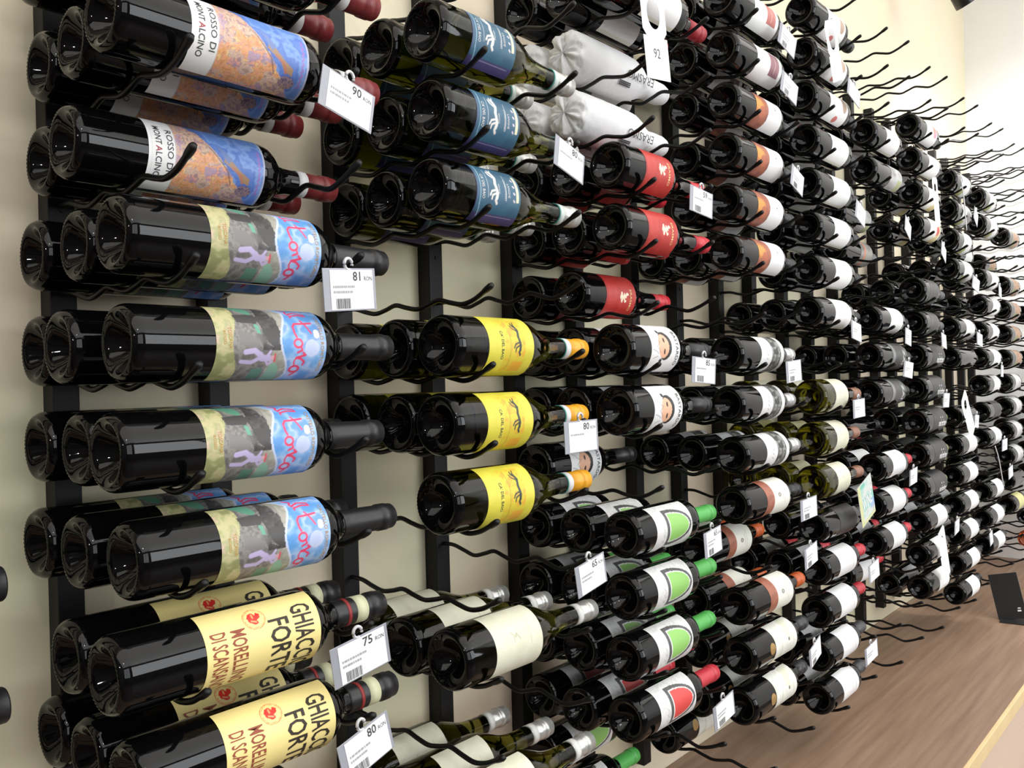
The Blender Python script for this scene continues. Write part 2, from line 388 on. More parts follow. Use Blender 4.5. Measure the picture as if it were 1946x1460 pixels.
# ------------------------------------------------------------------ label designs
WHITE = (245, 245, 243)
def art(kind, arc, ln, fine):
    nu, nv = {3: (150, 150), 2: (84, 84), 1: (40, 40)}[fine]
    A = Art(nu, nv, WHITE, arc, ln); U, V = A.U, A.V
    if kind == 'flower':
        n = fbm(U*14, V*14, 3)
        paint = V > .21
        A.noise(paint, [(176, 140, 146), (205, 172, 146), (226, 196, 164), (222, 172, 150), (196, 164, 170), (232, 208, 176), (178, 150, 134)], 230, 21)
        A.noise(paint & (fbm(U*9, V*9, 8)*0.9+U*.35 > .72), [(214, 150, 106), (238, 178, 112), (240, 168, 140), (206, 148, 116), (240, 198, 138)], 280, 31)
        A.noise(paint & (fbm(U*8+5, V*8, 18) > .60), [(180, 156, 184), (200, 164, 176), (160, 140, 160), (226, 164, 152)], 260, 33)
        sky = paint & (V > .30+U*.62+.05*(n-.5))
        A.noise(sky, [(84, 116, 192), (104, 138, 210), (90, 124, 202), (136, 170, 226), (102, 142, 214)], 55, 41)
        A.poly([(.42, .64), (.5, .62), (.6, .74), (.68, .78), (.72, .86), (.64, .86), (.56, .76)], (172, 140, 110)); A.poly([(.3, .55), (.44, .62), (.52, .66), (.46, .70), (.36, .62)], (120, 140, 190))
        A.ell(.80, .83, .075, .07, (120, 104, 130)); A.noise(((U-.80)/.075)**2+((V-.83)/.07)**2 < 1, [(90, 80, 110), (150, 130, 150), (190, 150, 130), (110, 100, 130)], 500, 55)
        A.stroke([(.36, .5), (.6, .66), (.74, .70)], .0007, (90, 80, 90), .8); A.stroke([(.55, .70), (.62, .78), (.70, .80)], .0014, (190, 120, 90), .9)
        for k in range(9): A.stroke([(.3+k*.06, .94), (.325+k*.06, .955), (.345+k*.06, .935)], .0008, (176, 110, 190), .8)
        A.fill((V > .985) | ((V > .21) & (V < .217)), (214, 210, 206), .6)
    elif kind == 'bull':
        A.noise(V > -1, [(150, 152, 104), (184, 184, 134), (200, 190, 144), (170, 172, 122), (206, 180, 156)], 60, 3)
        gm = (V > .17+.03*np.sin(U*9)) & (V < .66)
        A.noise(gm, [(104, 102, 100), (124, 120, 116), (146, 142, 136), (112, 110, 110)], 150, 9)
        A.noise((V > .50+.05*np.sin(U*5+.4)) & (V < .72), [(176, 172, 160), (150, 152, 140), (188, 182, 170)], 110, 13)
        A.poly([(0, .16), (.06, .20), (.15, .27), (.19, .33), (.16, .37), (.05, .34), (0, .3)], (92, 148, 124))
        A.poly([(.20, .18), (.30, .20), (.31, .36), (.25, .40), (.18, .37)], (68, 67, 67))
        body = [(.05, .40), (.0, .44), (.1, .50), (.28, .55), (.45, .575), (.56, .56), (.58, .53), (.5, .45), (.42, .41), (.34, .40), (.26, .38), (.14, .40)]
        A.poly(body, (70, 68, 67)); A.noise((fbm(U*10, V*10, 77) > .52) & (U < .58) & (V > .40) & (V < .56), [(58, 57, 57), (78, 76, 75), (96, 94, 92)], 140, 5)
        A.poly([(.31, .335), (.32, .375), (.42, .39), (.41, .355)], (104, 168, 144)); A.poly([(.38, .19), (.52, .19), (.6, .34), (.5, .38), (.42, .30)], (128, 124, 122))
        A.poly([(.78, .33), (.95, .33), (.95, .43), (.78, .43)], (92, 140, 120)); A.poly([(.74, .48), (.70, .52), (.8, .58), (1, .60), (1, .47), (.86, .47)], (140, 184, 160))
        A.poly([(.66, .62), (.52, .60), (.3, .57), (.05, .5), (0, .49), (0, .56), (.2, .60), (.5, .64)], (170, 166, 156), .7)
        for pts, wd in (([(.60, .25), (.585, .33), (.63, .38)], .0028), ([(.70, .22), (.71, .31), (.665, .37)], .0022), ([(.63, .38), (.665, .40), (.66, .46)], .0034), ([(.66, .43), (.59, .47)], .0014), ([(.68, .43), (.73, .46), (.70, .49)], .0014)): A.stroke(pts, wd, (196, 182, 220))
        A.ell(.655, .495, .02, .018, (222, 170, 180)); A.stroke([(.62, .515), (.70, .515)], .001, (214, 90, 100))
        b = .60+.045*np.sin(U*8.5+.6)-.10*(U < .12)*(1-U/.12)
        sky = V > b
        A.noise(sky, [(96, 156, 220), (120, 172, 226), (146, 186, 232), (176, 200, 236), (140, 172, 228), (108, 162, 222)], 55, 61)
        A.fill(sky & (V < b+.02), (226, 228, 244), .7)
        A.ell(.55, .86, .09, .07, (206, 214, 242), .8); A.ell(.40, .91, .05, .03, (250, 236, 226), .9); A.ell(.85, .72, .08, .05, (196, 200, 236), .7); A.ell(.92, .82, .06, .05, (110, 160, 226), .7)
        red = (230, 66, 104); wd = .00112
        A.stroke([(.035, .665), (.075, .72), (.125, .70), (.145, .72)], wd, red); A.stroke([(.145, .71), (.10, .78), (.125, .86), (.165, .87), (.15, .80), (.175, .72), (.20, .72)], wd, red)
        A.stroke([(.275, .885), (.285, .80), (.29, .72), (.33, .695), (.40, .70), (.44, .715)], wd*1.1, red); A.stroke([(.245, .79), (.30, .82), (.36, .845), (.395, .86)], wd*.9, red)
        el = lambda u, v, a, b_, t0=0, t1=6.6: [(u+a*math.cos(t), v+b_*math.sin(t)) for t in np.linspace(t0, t1, 22)]
        A.stroke(el(.505, .725, .042, .038), wd*1.1, red); A.stroke([(.535, .75), (.575, .765), (.60, .72)], wd, red)
        A.stroke([(.60, .775), (.625, .80), (.64, .76), (.655, .715), (.665, .76), (.70, .80), (.735, .79)], wd*1.1, red); A.stroke([(.655, .715), (.70, .70), (.735, .71)], wd*.8, red)
        A.stroke(el(.79, .725, .04, .042), wd*1.2, red); A.stroke([(.80, .765), (.84, .745), (.885, .72)], wd*1.1, red)
    elif kind == 'forte':
        A.fill(V > -1, (246, 226, 150)); pass
        x = ((U-.22)/.115)**2+((V-.44)/.095)**2
        A.fill((x < 1) & (x > .86), (236, 130, 80)); A.fill((x < .74) & (x > .68), (236, 130, 80))
        A.poly([(a-.05, b) for a, b in [(.21, .40), (.25, .38), (.30, .39), (.335, .43), (.33, .47), (.29, .46), (.27, .49), (.23, .50), (.205, .47), (.235, .455), (.20, .44)]], (226, 48, 40))
        A.stroke([(.17, .43), (.21, .43)], .0007, (246, 200, 130)); A.stroke([(.24, .41), (.26, .45)], .0006, (246, 200, 130))
    elif kind == 'blue':
        A.noise(V > -1, [(52, 92, 118), (58, 102, 126), (50, 96, 124)], 40, 4); A.fill((U > .84), (74, 66, 116)); A.fill(U < .04, (80, 84, 124)); A.fill(V < .03, (70, 74, 120), .6)
        dog(A, .44, .36, (232, 228, 222), 1.0)
        A.rect(.22, .62, .90, .955, (232, 226, 190)); A.stroke([(.06, .12), (.3, .085), (.7, .085), (.9, .13)], .0007, (150, 190, 210)); A.stroke([(.2, .25), (.62, .25)], .0004, (200, 210, 220)); A.stroke([(.24, .66), (.62, .66)], .0004, (200, 210, 220))
        for k in range(4): A.stroke([(.30+k*.1, .84), (.315+k*.1, .86)], .0012, (226, 214, 226))
        A.stroke([(.87, .2), (.87, .9)], .0004, (200, 200, 220), .6)
    elif kind == 'yellow':
        A.noise(V > -1, [(216, 206, 66), (222, 212, 72), (228, 216, 80)], 60, 4)
        A.rect(.12, .86, .34, .80, (222, 202, 62)); A.noise((U > .12) & (U < .86) & (V > .34) & (V < .80) & (fbm(U*22, V*22, 8) > .56), [(232, 170, 60), (224, 186, 60)], 200, 6)
        A.rect(.70, .86, .55, .80, (236, 164, 60), .7)
        dog(A, .40, .60, (36, 56, 54), .9)
        A.stroke([(.15, .47), (.82, .47)], .0003, (110, 110, 60), .6)
    elif kind == 'cream':
        A.noise(V > -1, [(226, 224, 200), (230, 228, 206), (222, 220, 196)], 40, 4)
        A.stroke([(.40, .36), (.47, .44), (.42, .46), (.50, .52)], .0009, (170, 168, 140), .8); A.stroke([(.46, .40), (.52, .40)], .0007, (170, 168, 140), .8)
        A.stroke([(.3, .75), (.6, .75)], .0006, (196, 192, 160), .8)
    elif kind == 'erasmo':
        A.noise(V > -1, [(190, 50, 44), (198, 58, 50), (184, 44, 42)], 50, 4); A.fill(V < .05, (170, 48, 44))
        for k in range(26):
            u, v = .50+.10*(rng.random()-.5)*1.6, .60+.17*(rng.random()-.5)*1.5
            A.stroke([(.50, .56), (u, v)], .0010, (240, 226, 196)); A.ell(u, v, .022, .018, (246, 236, 210))
        A.stroke([(.50, .46), (.50, .56)], .0012, (240, 226, 196))
    elif kind == 'face':
        A.fill(V > -1, (240, 240, 240))
        A.ell(.48, .49, .25, .22, (40, 38, 38)); A.ell(.49, .43, .205, .185, (236, 182, 150))
        A.ell(.395, .45, .045, .03, (66, 40, 34)); A.ell(.585, .45, .045, .03, (66, 40, 34)); A.ell(.235, .36, .035, .045, (40, 38, 38)); A.ell(.74, .36, .04, .05, (40, 38, 38))
        for pts in ([(.30, .05), (.34, .16), (.40, .22), (.42, .32)], [(.55, .05), (.58, .18), (.62, .26)], [(.42, .32), (.5, .2), (.6, .32)], [(.18, .12), (.3, .2)], [(.7, .1), (.66, .24)]): A.stroke(pts, .0005, (120, 120, 120))
    elif kind in ('arch', 'arch_red'):
        A.noise(V > -1, [(222, 222, 222), (232, 232, 230), (214, 214, 214)], 160, 4)
        def dome(k): return [(.5+(math.cos(t)*.35)*k, .40+(1-k)*.33+math.sin(t)*.57*k) for t in np.linspace(0, math.pi, 30)]+[(.5-.35*k, .28+(1-k)*.33), (.5+.35*k, .28+(1-k)*.33)]
        A.poly(dome(1), (78, 78, 80)); A.noise((fbm(U*50, V*50, 9) > .60) & (V > .28) & (((U-.5)/.35)**2+((V-.40)/.57)**2 < 1), [(120, 120, 120), (90, 90, 92)], 400, 2)
        A.poly(dome(.78), (238, 238, 236)); A.poly(dome(.71), (146, 202, 106) if kind == 'arch' else (218, 74, 70))
        for k in range(5): A.stroke([(.25+k*.11, .16), (.31+k*.11, .22)], .0004, (170, 170, 170))
    elif kind == 'maroon':
        A.fill(V > -1, (244, 244, 242)); A.rect(.18, .72, .52, .88, (150, 104, 112)); A.stroke([(.25, .70), (.4, .73), (.65, .70)], .0008, (214, 190, 190))
    elif kind == 'rose':
        A.fill(V > -1, (244, 244, 242)); A.rect(.18, .72, .52, .88, (188, 110, 100)); A.stroke([(.25, .70), (.4, .73), (.65, .70)], .0008, (226, 190, 180))
    elif kind == 'crest':
        A.fill(V > -1, (238, 238, 238)); A.noise(V < .40+.06*np.sin(U*3.1), [(150, 82, 58), (172, 98, 70), (140, 76, 54)], 60, 3)
        A.stroke([(0, .40), (.25, .44), (.5, .46), (.75, .44), (1, .40)], .0008, (110, 50, 36)); A.ell(.45, .10, .17, .20, (196, 122, 44)); A.ell(.45, .10, .12, .14, (214, 146, 60)); A.ell(.60, .24, .14, .11, (180, 96, 60))
        A.ell(.42, .74, .025, .025, (130, 130, 130)); A.stroke([(.38, .66), (.52, .66)], .0005, (140, 140, 140))
    elif kind == 'photo':
        A.fill(V > -1, (236, 236, 236)); A.noise((V > .46) & (V < .86), [(150, 150, 148), (112, 112, 110), (84, 84, 82), (160, 160, 150)], 60, 5)
        A.noise((V > .46) & (V < .86) & (fbm(U*7, V*7, 19) > .6), [(40, 40, 40), (60, 60, 60)], 100, 3)
        for k in range(6): A.stroke([(.22+k*.09, .25), (.25+k*.09, .31)], .0006, (120, 120, 120))
    elif kind == 'copper':
        A.fill(V > -1, (238, 238, 226)); A.noise(V < .32, [(150, 90, 70), (172, 106, 84), (160, 96, 74)], 80, 3); A.ell(.5, .56, .045, .06, (120, 118, 110)); A.ell(.5, .56, .025, .03, (200, 196, 180))
        A.stroke([(.3, .78), (.7, .78)], .0005, (150, 146, 130)); A.stroke([(.36, .70), (.62, .70)], .0004, (150, 146, 130))
    elif kind == 'estate':
        A.noise(V > -1, [(228, 228, 218), (238, 238, 230), (220, 222, 200)], 30, 3); A.ell(.5, .62, .035, .04, (120, 118, 110)); A.stroke([(.2, .28), (.4, .32), (.6, .28), (.85, .30)], .0005, (150, 150, 140)); A.stroke([(.38, .84), (.66, .84)], .0004, (140, 140, 130)); A.stroke([(.1, .2), (.4, .15), (.9, .22)], .0004, (190, 192, 170))
    elif kind == 'script':
        A.fill(V > -1, (240, 240, 240)); A.stroke([(.2, .8), (.35, .83), (.5, .79), (.7, .82)], .0006, (140, 140, 140)); A.stroke([(.28, .64), (.6, .66)], .0004, (170, 170, 170)); A.stroke([(.28, .58), (.66, .6)], .0004, (170, 170, 170))
    elif kind == 'plain': A.fill(V > -1, (243, 243, 242)); A.fill(U > .9, (232, 230, 214))
    elif kind == 'spot':
        A.fill(V > -1, (242, 242, 240)); A.ell(.42, .80, .20, .12, (176, 150, 128)); A.ell(.86, .52, .10, .10, (206, 108, 104))
    elif kind == 'silver':
        A.noise(V > -1, [(150, 150, 150), (196, 196, 194), (124, 124, 122)], 25, 3, .3); A.rect(.62, .95, .62, .95, (170, 176, 110), .8)
    elif kind == 'salmon':
        A.noise(V > -1, [(120, 118, 114), (160, 158, 150), (104, 102, 100)], 30, 3, .3); A.rect(0, 1, .28, .40, (206, 126, 96)); A.stroke([(0, .55), (1, .55)], .001, (180, 180, 120))
    elif kind == 'charcoal':
        A.noise(V > -1, [(66, 66, 67), (78, 78, 79)], 40, 3); A.rect(.1, .9, .04, .22, (132, 132, 132))
    elif kind == 'dark':
        A.noise(V > -1, [(48, 48, 49), (58, 58, 58), (44, 44, 45)], 40, 3)
    elif kind == 'darkband':
        A.noise(V > -1, [(60, 60, 60), (74, 74, 74), (54, 54, 54)], 30, 3); A.rect(0, 1, .0, .04, (110, 110, 110)); A.rect(0, 1, .95, 1, (120, 120, 120))
    elif kind == 'fruit':
        A.fill(V > -1, (242, 240, 234)); A.ell(.45, .80, .36, .19, (232, 206, 150)); A.ell(.48, .76, .20, .13, (206, 90, 86)); A.ell(.5, .78, .10, .07, (190, 60, 80)); A.rect(.75, 1, .55, .98, (228, 206, 120), .8)
    elif kind == 'pinkdot':
        A.fill(V > -1, (242, 242, 242)); A.ell(.40, .80, .24, .18, (226, 140, 130)); A.ell(.52, .84, .10, .10, (210, 150, 180))
    elif kind == 'greenfoot':
        A.fill(V > -1, (226, 227, 226)); A.rect(.72, 1, 0, .55, (140, 152, 76)); A.rect(.78, 1, .1, .3, (190, 140, 70), .5)
    elif kind == 'tan':
        A.noise(V > -1, [(170, 128, 100), (184, 142, 112), (150, 116, 92)], 60, 4); A.rect(.62, 1, 0, .6, (138, 140, 80)); A.fill(V < .12, (150, 152, 150))
    elif kind == 'greywhite':
        A.noise(V > -1, [(206, 206, 206), (220, 220, 219), (190, 190, 190)], 30, 4); A.stroke([(.3, .5), (.6, .6)], .001, (120, 120, 120))
    elif kind == 'lemon':
        A.fill(V > -1, (220, 216, 150)); A.stroke([(.3, .5), (.7, .5)], .0012, (150, 146, 90))
    elif kind == 'brown':
        A.fill(V > -1, (140, 74, 38)); A.rect(.5, 1, 0, .6, (108, 112, 50))
    return A
def dog(A, u, v, c, k):
    """small leaping animal, drawn with its back toward the neck of the bottle"""
    q = lambda du, dv: (u+du*k, v+dv*k)
    A.stroke([q(-.20, .05), q(-.12, .09), q(-.02, .06), q(.10, .10), q(.17, .09)], .0024*k, c); A.stroke([q(.10, .10), q(.20, .07), q(.24, .10)], .0019*k, c)
    A.stroke([q(-.14, .08), q(-.20, .01), q(-.25, .02)], .0013*k, c); A.stroke([q(-.10, .08), q(-.15, -.02), q(-.20, -.04)], .0013*k, c)
    A.stroke([q(.10, .09), q(.14, -.01), q(.19, -.02)], .0013*k, c); A.stroke([q(.06, .08), q(.09, -.03), q(.14, -.06)], .0013*k, c); A.stroke([q(-.20, .05), q(-.27, .09)], .0010*k, c)

def lettering(kind, R):
    """list of (mesh-name, material, Print) for the words of a label"""
    out = []
    class Words:
        def __init__(s, c): s.c = c
        def around(s, *a, **k): p = Print(R+.00035, .0004); p.around(*a, **k); out.append((s.c, p))
        def along(s, *a, **k): p = Print(R+.00035, .0004); p.along(*a, **k); out.append((s.c, p))
    def pr(c): return Words(c)
    if kind == 'flower':
        p = pr((60, 58, 60)); p.around('ROSSO DI', .090, .0068, 2, .046); p.around('MONT', .0775, .0068, 24.5, .0225, .004); p.around('LCINO', .0775, .0068, -25, .0265, .004)
        q = pr((170, 50, 60)); q.around('A', .0775, .0068, 0.5, .006, .006)
        g = pr((160, 160, 160))
        for k in range(9): g.around('.....', .0735, .002, 32-k*8, .004)
    elif kind == 'bull':
        p = pr((196, 150, 70)); p.around('CASTELLO ROMITORIO', .2015, .0045, 2, .066); p.around('TOSCANA', .0935, .0042, 8, .022); p.around('ROSSO', .088, .003, 8, .014)
    elif kind == 'forte':
        p = pr((48, 40, 30)); p.around('GHIACCIO', .182, .0235, -6, .078, .014); p.around('FORTE', .153, .0235, -8, .060, .016)
        q = pr((150, 76, 52)); q.around('MORELLINO', .1100, .0165, -10, .060, .012); q.around('DI SCANSANO', .0885, .0165, -10, .062, .012)
    elif kind == 'blue':
        p = pr((226, 226, 224)); p.around("CA' DEL BAIO", .0625, .0052, 4, .034, .004); p.around('SERMINE', .0935, .003, 4, .014); p.around('LANGHE', .1125, .0042, 4, .02); p.around('CHARDONNAY', .1055, .0042, 4, .03)
    elif kind == 'yellow':
        p = pr((40, 60, 56)); p.around("CA' DEL BAIO", .0800, .0052, 2, .040, .006)
    elif kind == 'erasmo':
        p = pr((238, 214, 150)); p.around('ERASMO', .1285, .0062, -6, .040, .006)
    elif kind == 'face':
        p = pr((50, 48, 48)); p.around('BASTARDO', .1345, .0085, -2, .064, .004)
    elif kind == 'charcoal':
        p = pr((226, 226, 226)); p.around('ZAI', .172, .016, -4, .045, .016)
    elif kind == 'vlabel':
        p = pr((246, 246, 246)); p.along('valmino', .150, .021, -16, .078, .03); p.along("'  '", .142, .012, 2, .026, .03)
    return out

KINDS = {}
def kind(key, desc, shape, glass, lab, fine, lx=None, arc=(72, -78), cap=(24, 24, 26), capx=None, band=None, ring=None, seal=None, caprough=.4, capmetal=0., letters=None):
    prof = shape; R = max(q[1] for q in prof)
    parts = []
    gb = lathe('glass_body', prof, glass, 96)
    if glass is M['olive']:          # the thick foot of the bottle is opaque
        gb.materials.append(M['glass'])
        for f_ in gb.polygons:
            if f_.center.x < .028: f_.material_index = 1
    parts.append(('glass_body', gb, None, None))
    L = prof[-1][0]
    if lab:
        x0, x1 = lx; al = abs(arc[0]-arc[1])*math.pi/180*R
        parts.append(('label', label_me('label', R, x0, x1, arc[0], arc[1], art(lab, al, x1-x0, fine), M['print']), None, None))
        for c, p in lettering(letters or lab, R): parts.append(('lettering', p.mesh('lettering', cmat(c, .6)), 'label', None))
    if seal:
        c, xs, rs, an = seal
        V = [(xs, -(R+.0004)*math.cos(math.radians(an)), (R+.0004)*math.sin(math.radians(an)))]
        for ring_, rr in ((0, rs*.6), (1, rs)):
            for j in range(20):
                t = 2*math.pi*j/20; a = math.radians(an)+rr*math.sin(t)/R; V.append((xs+rr*math.cos(t), -(R+.0004)*math.cos(a), (R+.0004)*math.sin(a)))
        F = [(0, 1+(j+1) % 20, 1+j) for j in range(20)]+[(1+j, 1+(j+1) % 20, 21+(j+1) % 20, 21+j) for j in range(20)]
        parts.append(('seal', mesh('seal', V, F, cmat(c, .35, .3)), None, None))
    cx = capx if capx else L-.062
    parts.append(('capsule', sleeve('capsule', prof, cx, L, cmat(cap, caprough, capmetal)), None, None))
    for b in (band or []):
        parts.append((b[3], sleeve(b[3], prof, b[0], b[1], cmat(b[2], .5), .0009, False), 'capsule', None))
    KINDS[key] = dict(desc=desc, parts=parts, R=R, lab=lab)
BX, BG = bordeaux, burgundy
STRIP = 'paper_strip'
kind('flower', 'dark bottle, Rosso di Montalcino label with painted flowers, maroon capsule', BX(), M['glass'], 'flower', 3, (.070, .205), (74, -76), (122, 42, 44), .280, [(.267, .280, (214, 214, 214), STRIP)])
kind('bull', 'dark bottle with painted bull label lettered il toro, black capsule', BX(), M['glass'], 'bull', 3, (.080, .209), (80, -76), (26, 26, 28), .246)
kind('forte', 'dark bottle with yellow Ghiaccio Forte label', BX(), M['glass'], 'forte', 3, (.082, .213), (80, -76), (26, 26, 28), .252, [(.268, .2725, (140, 40, 40), 'red_ring'), (.281, .297, (206, 206, 170), STRIP)])
kind('blue', 'olive bottle with blue Langhe Chardonnay label, silver capsule', BG(.040, .312), M['olive'], 'blue', 2, (.052, .138), (72, -70), (206, 206, 200), .262, [(.258, .268, (214, 226, 220), STRIP), (.2565, .259, (70, 150, 140), 'teal_ring')], caprough=.3, capmetal=.4)
kind('yellow', 'olive bottle with yellow label and orange capsule', BG(.041, .318), M['olive'], 'yellow', 2, (.055, .148), (76, -74), (240, 170, 40), .270, [(.258, .270, (224, 224, 224), STRIP), (.2565, .2585, (70, 150, 140), 'teal_ring')], caprough=.35)
kind('cream', 'olive bottle with blank-looking cream label and silver capsule', BG(.041, .315), M['olive'], 'cream', 2, (.052, .146), (86, -66), (196, 196, 192), .262, [(.264, .276, (222, 222, 218), STRIP)], caprough=.3, capmetal=.6)
kind('white_top', 'dark bottle with plain white label, red capsule with gold tip', BX(.038), M['glass'], 'plain', 1, (.085, .19), (60, -74), (164, 44, 54), .262)
kind('erasmo', 'dark bottle with red Erasmo label, tree emblem and red capsule', BG(.0395, .312), M['glass'], 'erasmo', 2, (.056, .148), (74, -72), (206, 44, 56), .256)
kind('face', 'dark bottle with white Bastardo label, drawn face and dark capsule', BG(.042, .312), M['glass'], 'face', 2, (.056, .148), (72, -70), (30, 30, 32), .235)
kind('arch', 'dark bottle with white label, green arch and green capsule', BX(.039, .30), M['glass'], 'arch', 2, (.050, .165), (78, -62), (84, 176, 84), .228)
kind('arch_red', 'dark bottle with white label, red arch and red capsule', BX(.039, .30), M['glass'], 'arch_red', 2, (.050, .165), (78, -62), (198, 54, 66), .228)
kind('maroon', 'dark bottle, white label with maroon rectangle', BX(.038), M['glass'], 'maroon', 2, (.085, .20), (66, -76))
kind('rose', 'dark bottle, white label with dusty red rectangle', BX(.038), M['glass'], 'rose', 2, (.085, .20), (66, -76))
kind('crest', 'dark bottle, white label with rust-brown band and orange crest', BX(.0375, .318), M['glass'], 'crest', 2, (.075, .198), (70, -72))
kind('photo', 'dark bottle, white label with grey photograph, silver capsule', BX(.0375, .312), M['glass'], 'photo', 2, (.085, .195), (74, -74), (196, 196, 196), .262, caprough=.3, capmetal=.4)
kind('copper', 'dark bottle, white label over a copper band, black capsule', BX(.0385, .31), M['glass'], 'copper', 2, (.080, .19), (80, -66))
kind('copper_orange', 'dark bottle, cream label over a copper band, orange capsule', BX(.0385, .31), M['glass'], 'copper', 2, (.080, .19), (84, -62), (206, 98, 46), .264)
kind('estate', 'dark bottle, cream estate label with round gold seal below', BX(.0385, .315), M['glass'], 'estate', 2, (.092, .195), (86, -62), (52, 52, 54), .262, seal=((176, 140, 84), .078, .012, 8))
kind('plain', 'dark bottle with plain white label', BX(.038), M['glass'], 'plain', 1, (.082, .19), (66, -76))
kind('spot', 'dark bottle, white label with tan spot and pink mark', BX(.038), M['glass'], 'spot', 2, (.082, .195), (66, -78))
kind('gold', 'yellow-green glass bottle with cream label and tan capsule', BG(.041, .305), M['gold_glass'], 'cream', 1, (.060, .140), (76, -70), (150, 106, 84), .250)
kind('darklab', 'black bottle with dark grey label', BX(.0375), M['glass'], 'dark', 1, (.08, .19), (70, -70))
kind('redcap', 'dark bottle with white script label and red capsule', BX(.0385, .305), M['glass'], 'script', 2, (.062, .17), (84, -64), (198, 54, 66), .240)
kind('greycap', 'dark bottle with white script label and grey capsule', BX(.0385, .305), M['glass'], 'script', 2, (.070, .175), (84, -64), (72, 72, 74), .245)
kind('silver', 'dark bottle with streaky silver label', BX(.0375), M['glass'], 'silver', 1, (.12, .215), (74, -74), (110, 110, 112), .25)
kind('salmon', 'dark bottle with grey label and salmon stripe', BX(.0375), M['glass'], 'salmon', 1, (.12, .215), (74, -74), (110, 110, 112), .25)
kind('charcoal', 'dark bottle with charcoal label lettered in white', BX(.0385), M['glass'], 'charcoal', 1, (.085, .20), (72, -72))
kind('darkband', 'black bottle with smoky grey wrap label', BG(.041, .305), M['glass'], 'darkband', 1, (.05, .14), (88, -80), (90, 90, 92), .25)
kind('vlabel', 'dark bottle, grey wrap label with slanting white lettering, green-tipped capsule', BX(.041, .31), M['glass'], 'dark', 1, (.06, .20), (88, -84), (128, 134, 64), .25, letters='vlabel')
kind('fruit', 'dark bottle, white label with red and yellow fruit print', BX(.038), M['glass'], 'fruit', 1, (.075, .185), (68, -78))
kind('pinkdot', 'dark bottle, white label with pink round print', BX(.038), M['glass'], 'pinkdot', 1, (.075, .185), (68, -78))
kind('greenfoot', 'dark bottle, white label with green lower corner', BX(.040, .31), M['glass'], 'greenfoot', 1, (.07, .175), (70, -80))
kind('tan', 'dark bottle with tan label and olive corner', BX(.0385, .31), M['glass'], 'tan', 1, (.06, .17), (74, -80))
kind('greywhite', 'dark bottle with greyish white wrap label', BX(.039, .31), M['glass'], 'greywhite', 1, (.06, .17), (84, -76), (90, 90, 92), .25)
kind('nolabel', 'black bottle with no label showing', BX(.0375), M['glass'], None, 1)
kind('lemon', 'dark bottle with pale lemon label', BX(.0385, .31), M['glass'], 'lemon', 1, (.06, .17), (74, -76))
kind('brown', 'green bottle with rusty brown label', BX(.0385, .31), M['olive'], 'brown', 1, (.03, .17), (84, -76))
kind('amber', 'amber glass bottle glowing orange', BX(.0385, .31), M['amber'], None, 1, cap=(110, 50, 50))

# tissue-wrapped bottle
def wrapped():
    prof = [(0, .0004), (-.002, .012), (-.001, .026), (.003, .036), (.010, .0405), (.03, .0415), (.08, .042), (.14, .0415), (.18, .040), (.205, .034), (.228, .025), (.25, .0205), (.275, .0215), (.30, .021), (.315, .018), (.322, .008), (.323, .0004)]
    pr = []
    for (x0, r0), (x1, r1) in zip(prof, prof[1:]):
        for k in range(4): t = k/4; pr.append((x0+(x1-x0)*t, r0+(r1-r0)*t))
    pr.append(prof[-1])
    def wob(x, r, a, i):
        k = (fbm(np.array([2+2.5*math.cos(a)+x*30]), np.array([2+2.5*math.sin(a)+x*12]), 5)[0]-.5)
        j = (fbm(np.array([20+6*math.cos(a)]), np.array([20+6*math.sin(a)+i*.35]), 9)[0]-.5)*1.3
        k = k+.5*(.25-abs(fbm(np.array([6+4*math.cos(a)+x*50]), np.array([6+4*math.sin(a)-x*30]), 15)[0]-.5)*2)
        e = 1.0 if x < .02 else .4
        return max(.0003, r*(1+.06*k*e+.05*j*e)), (.016*k*e+.006*j if x < .02 else 0)
    body = lathe('tissue_wrap', pr, M['tissue'], 64, wob)
    p = Print(.0430, .0012); p.along('ERASMO', .175, .015, -14, .085, 0, True)
    for k in range(3): p.along('-', .135-.001*k, .02, -48+k*4, .035, 0, True)
    KINDS['wrapped'] = dict(desc='bottle wrapped in crumpled white tissue paper printed Erasmo', parts=[('tissue_wrap', body, None, None), ('lettering', p.mesh('lettering', M['ink']), None, None)], R=.0440, lab='x')
wrapped()

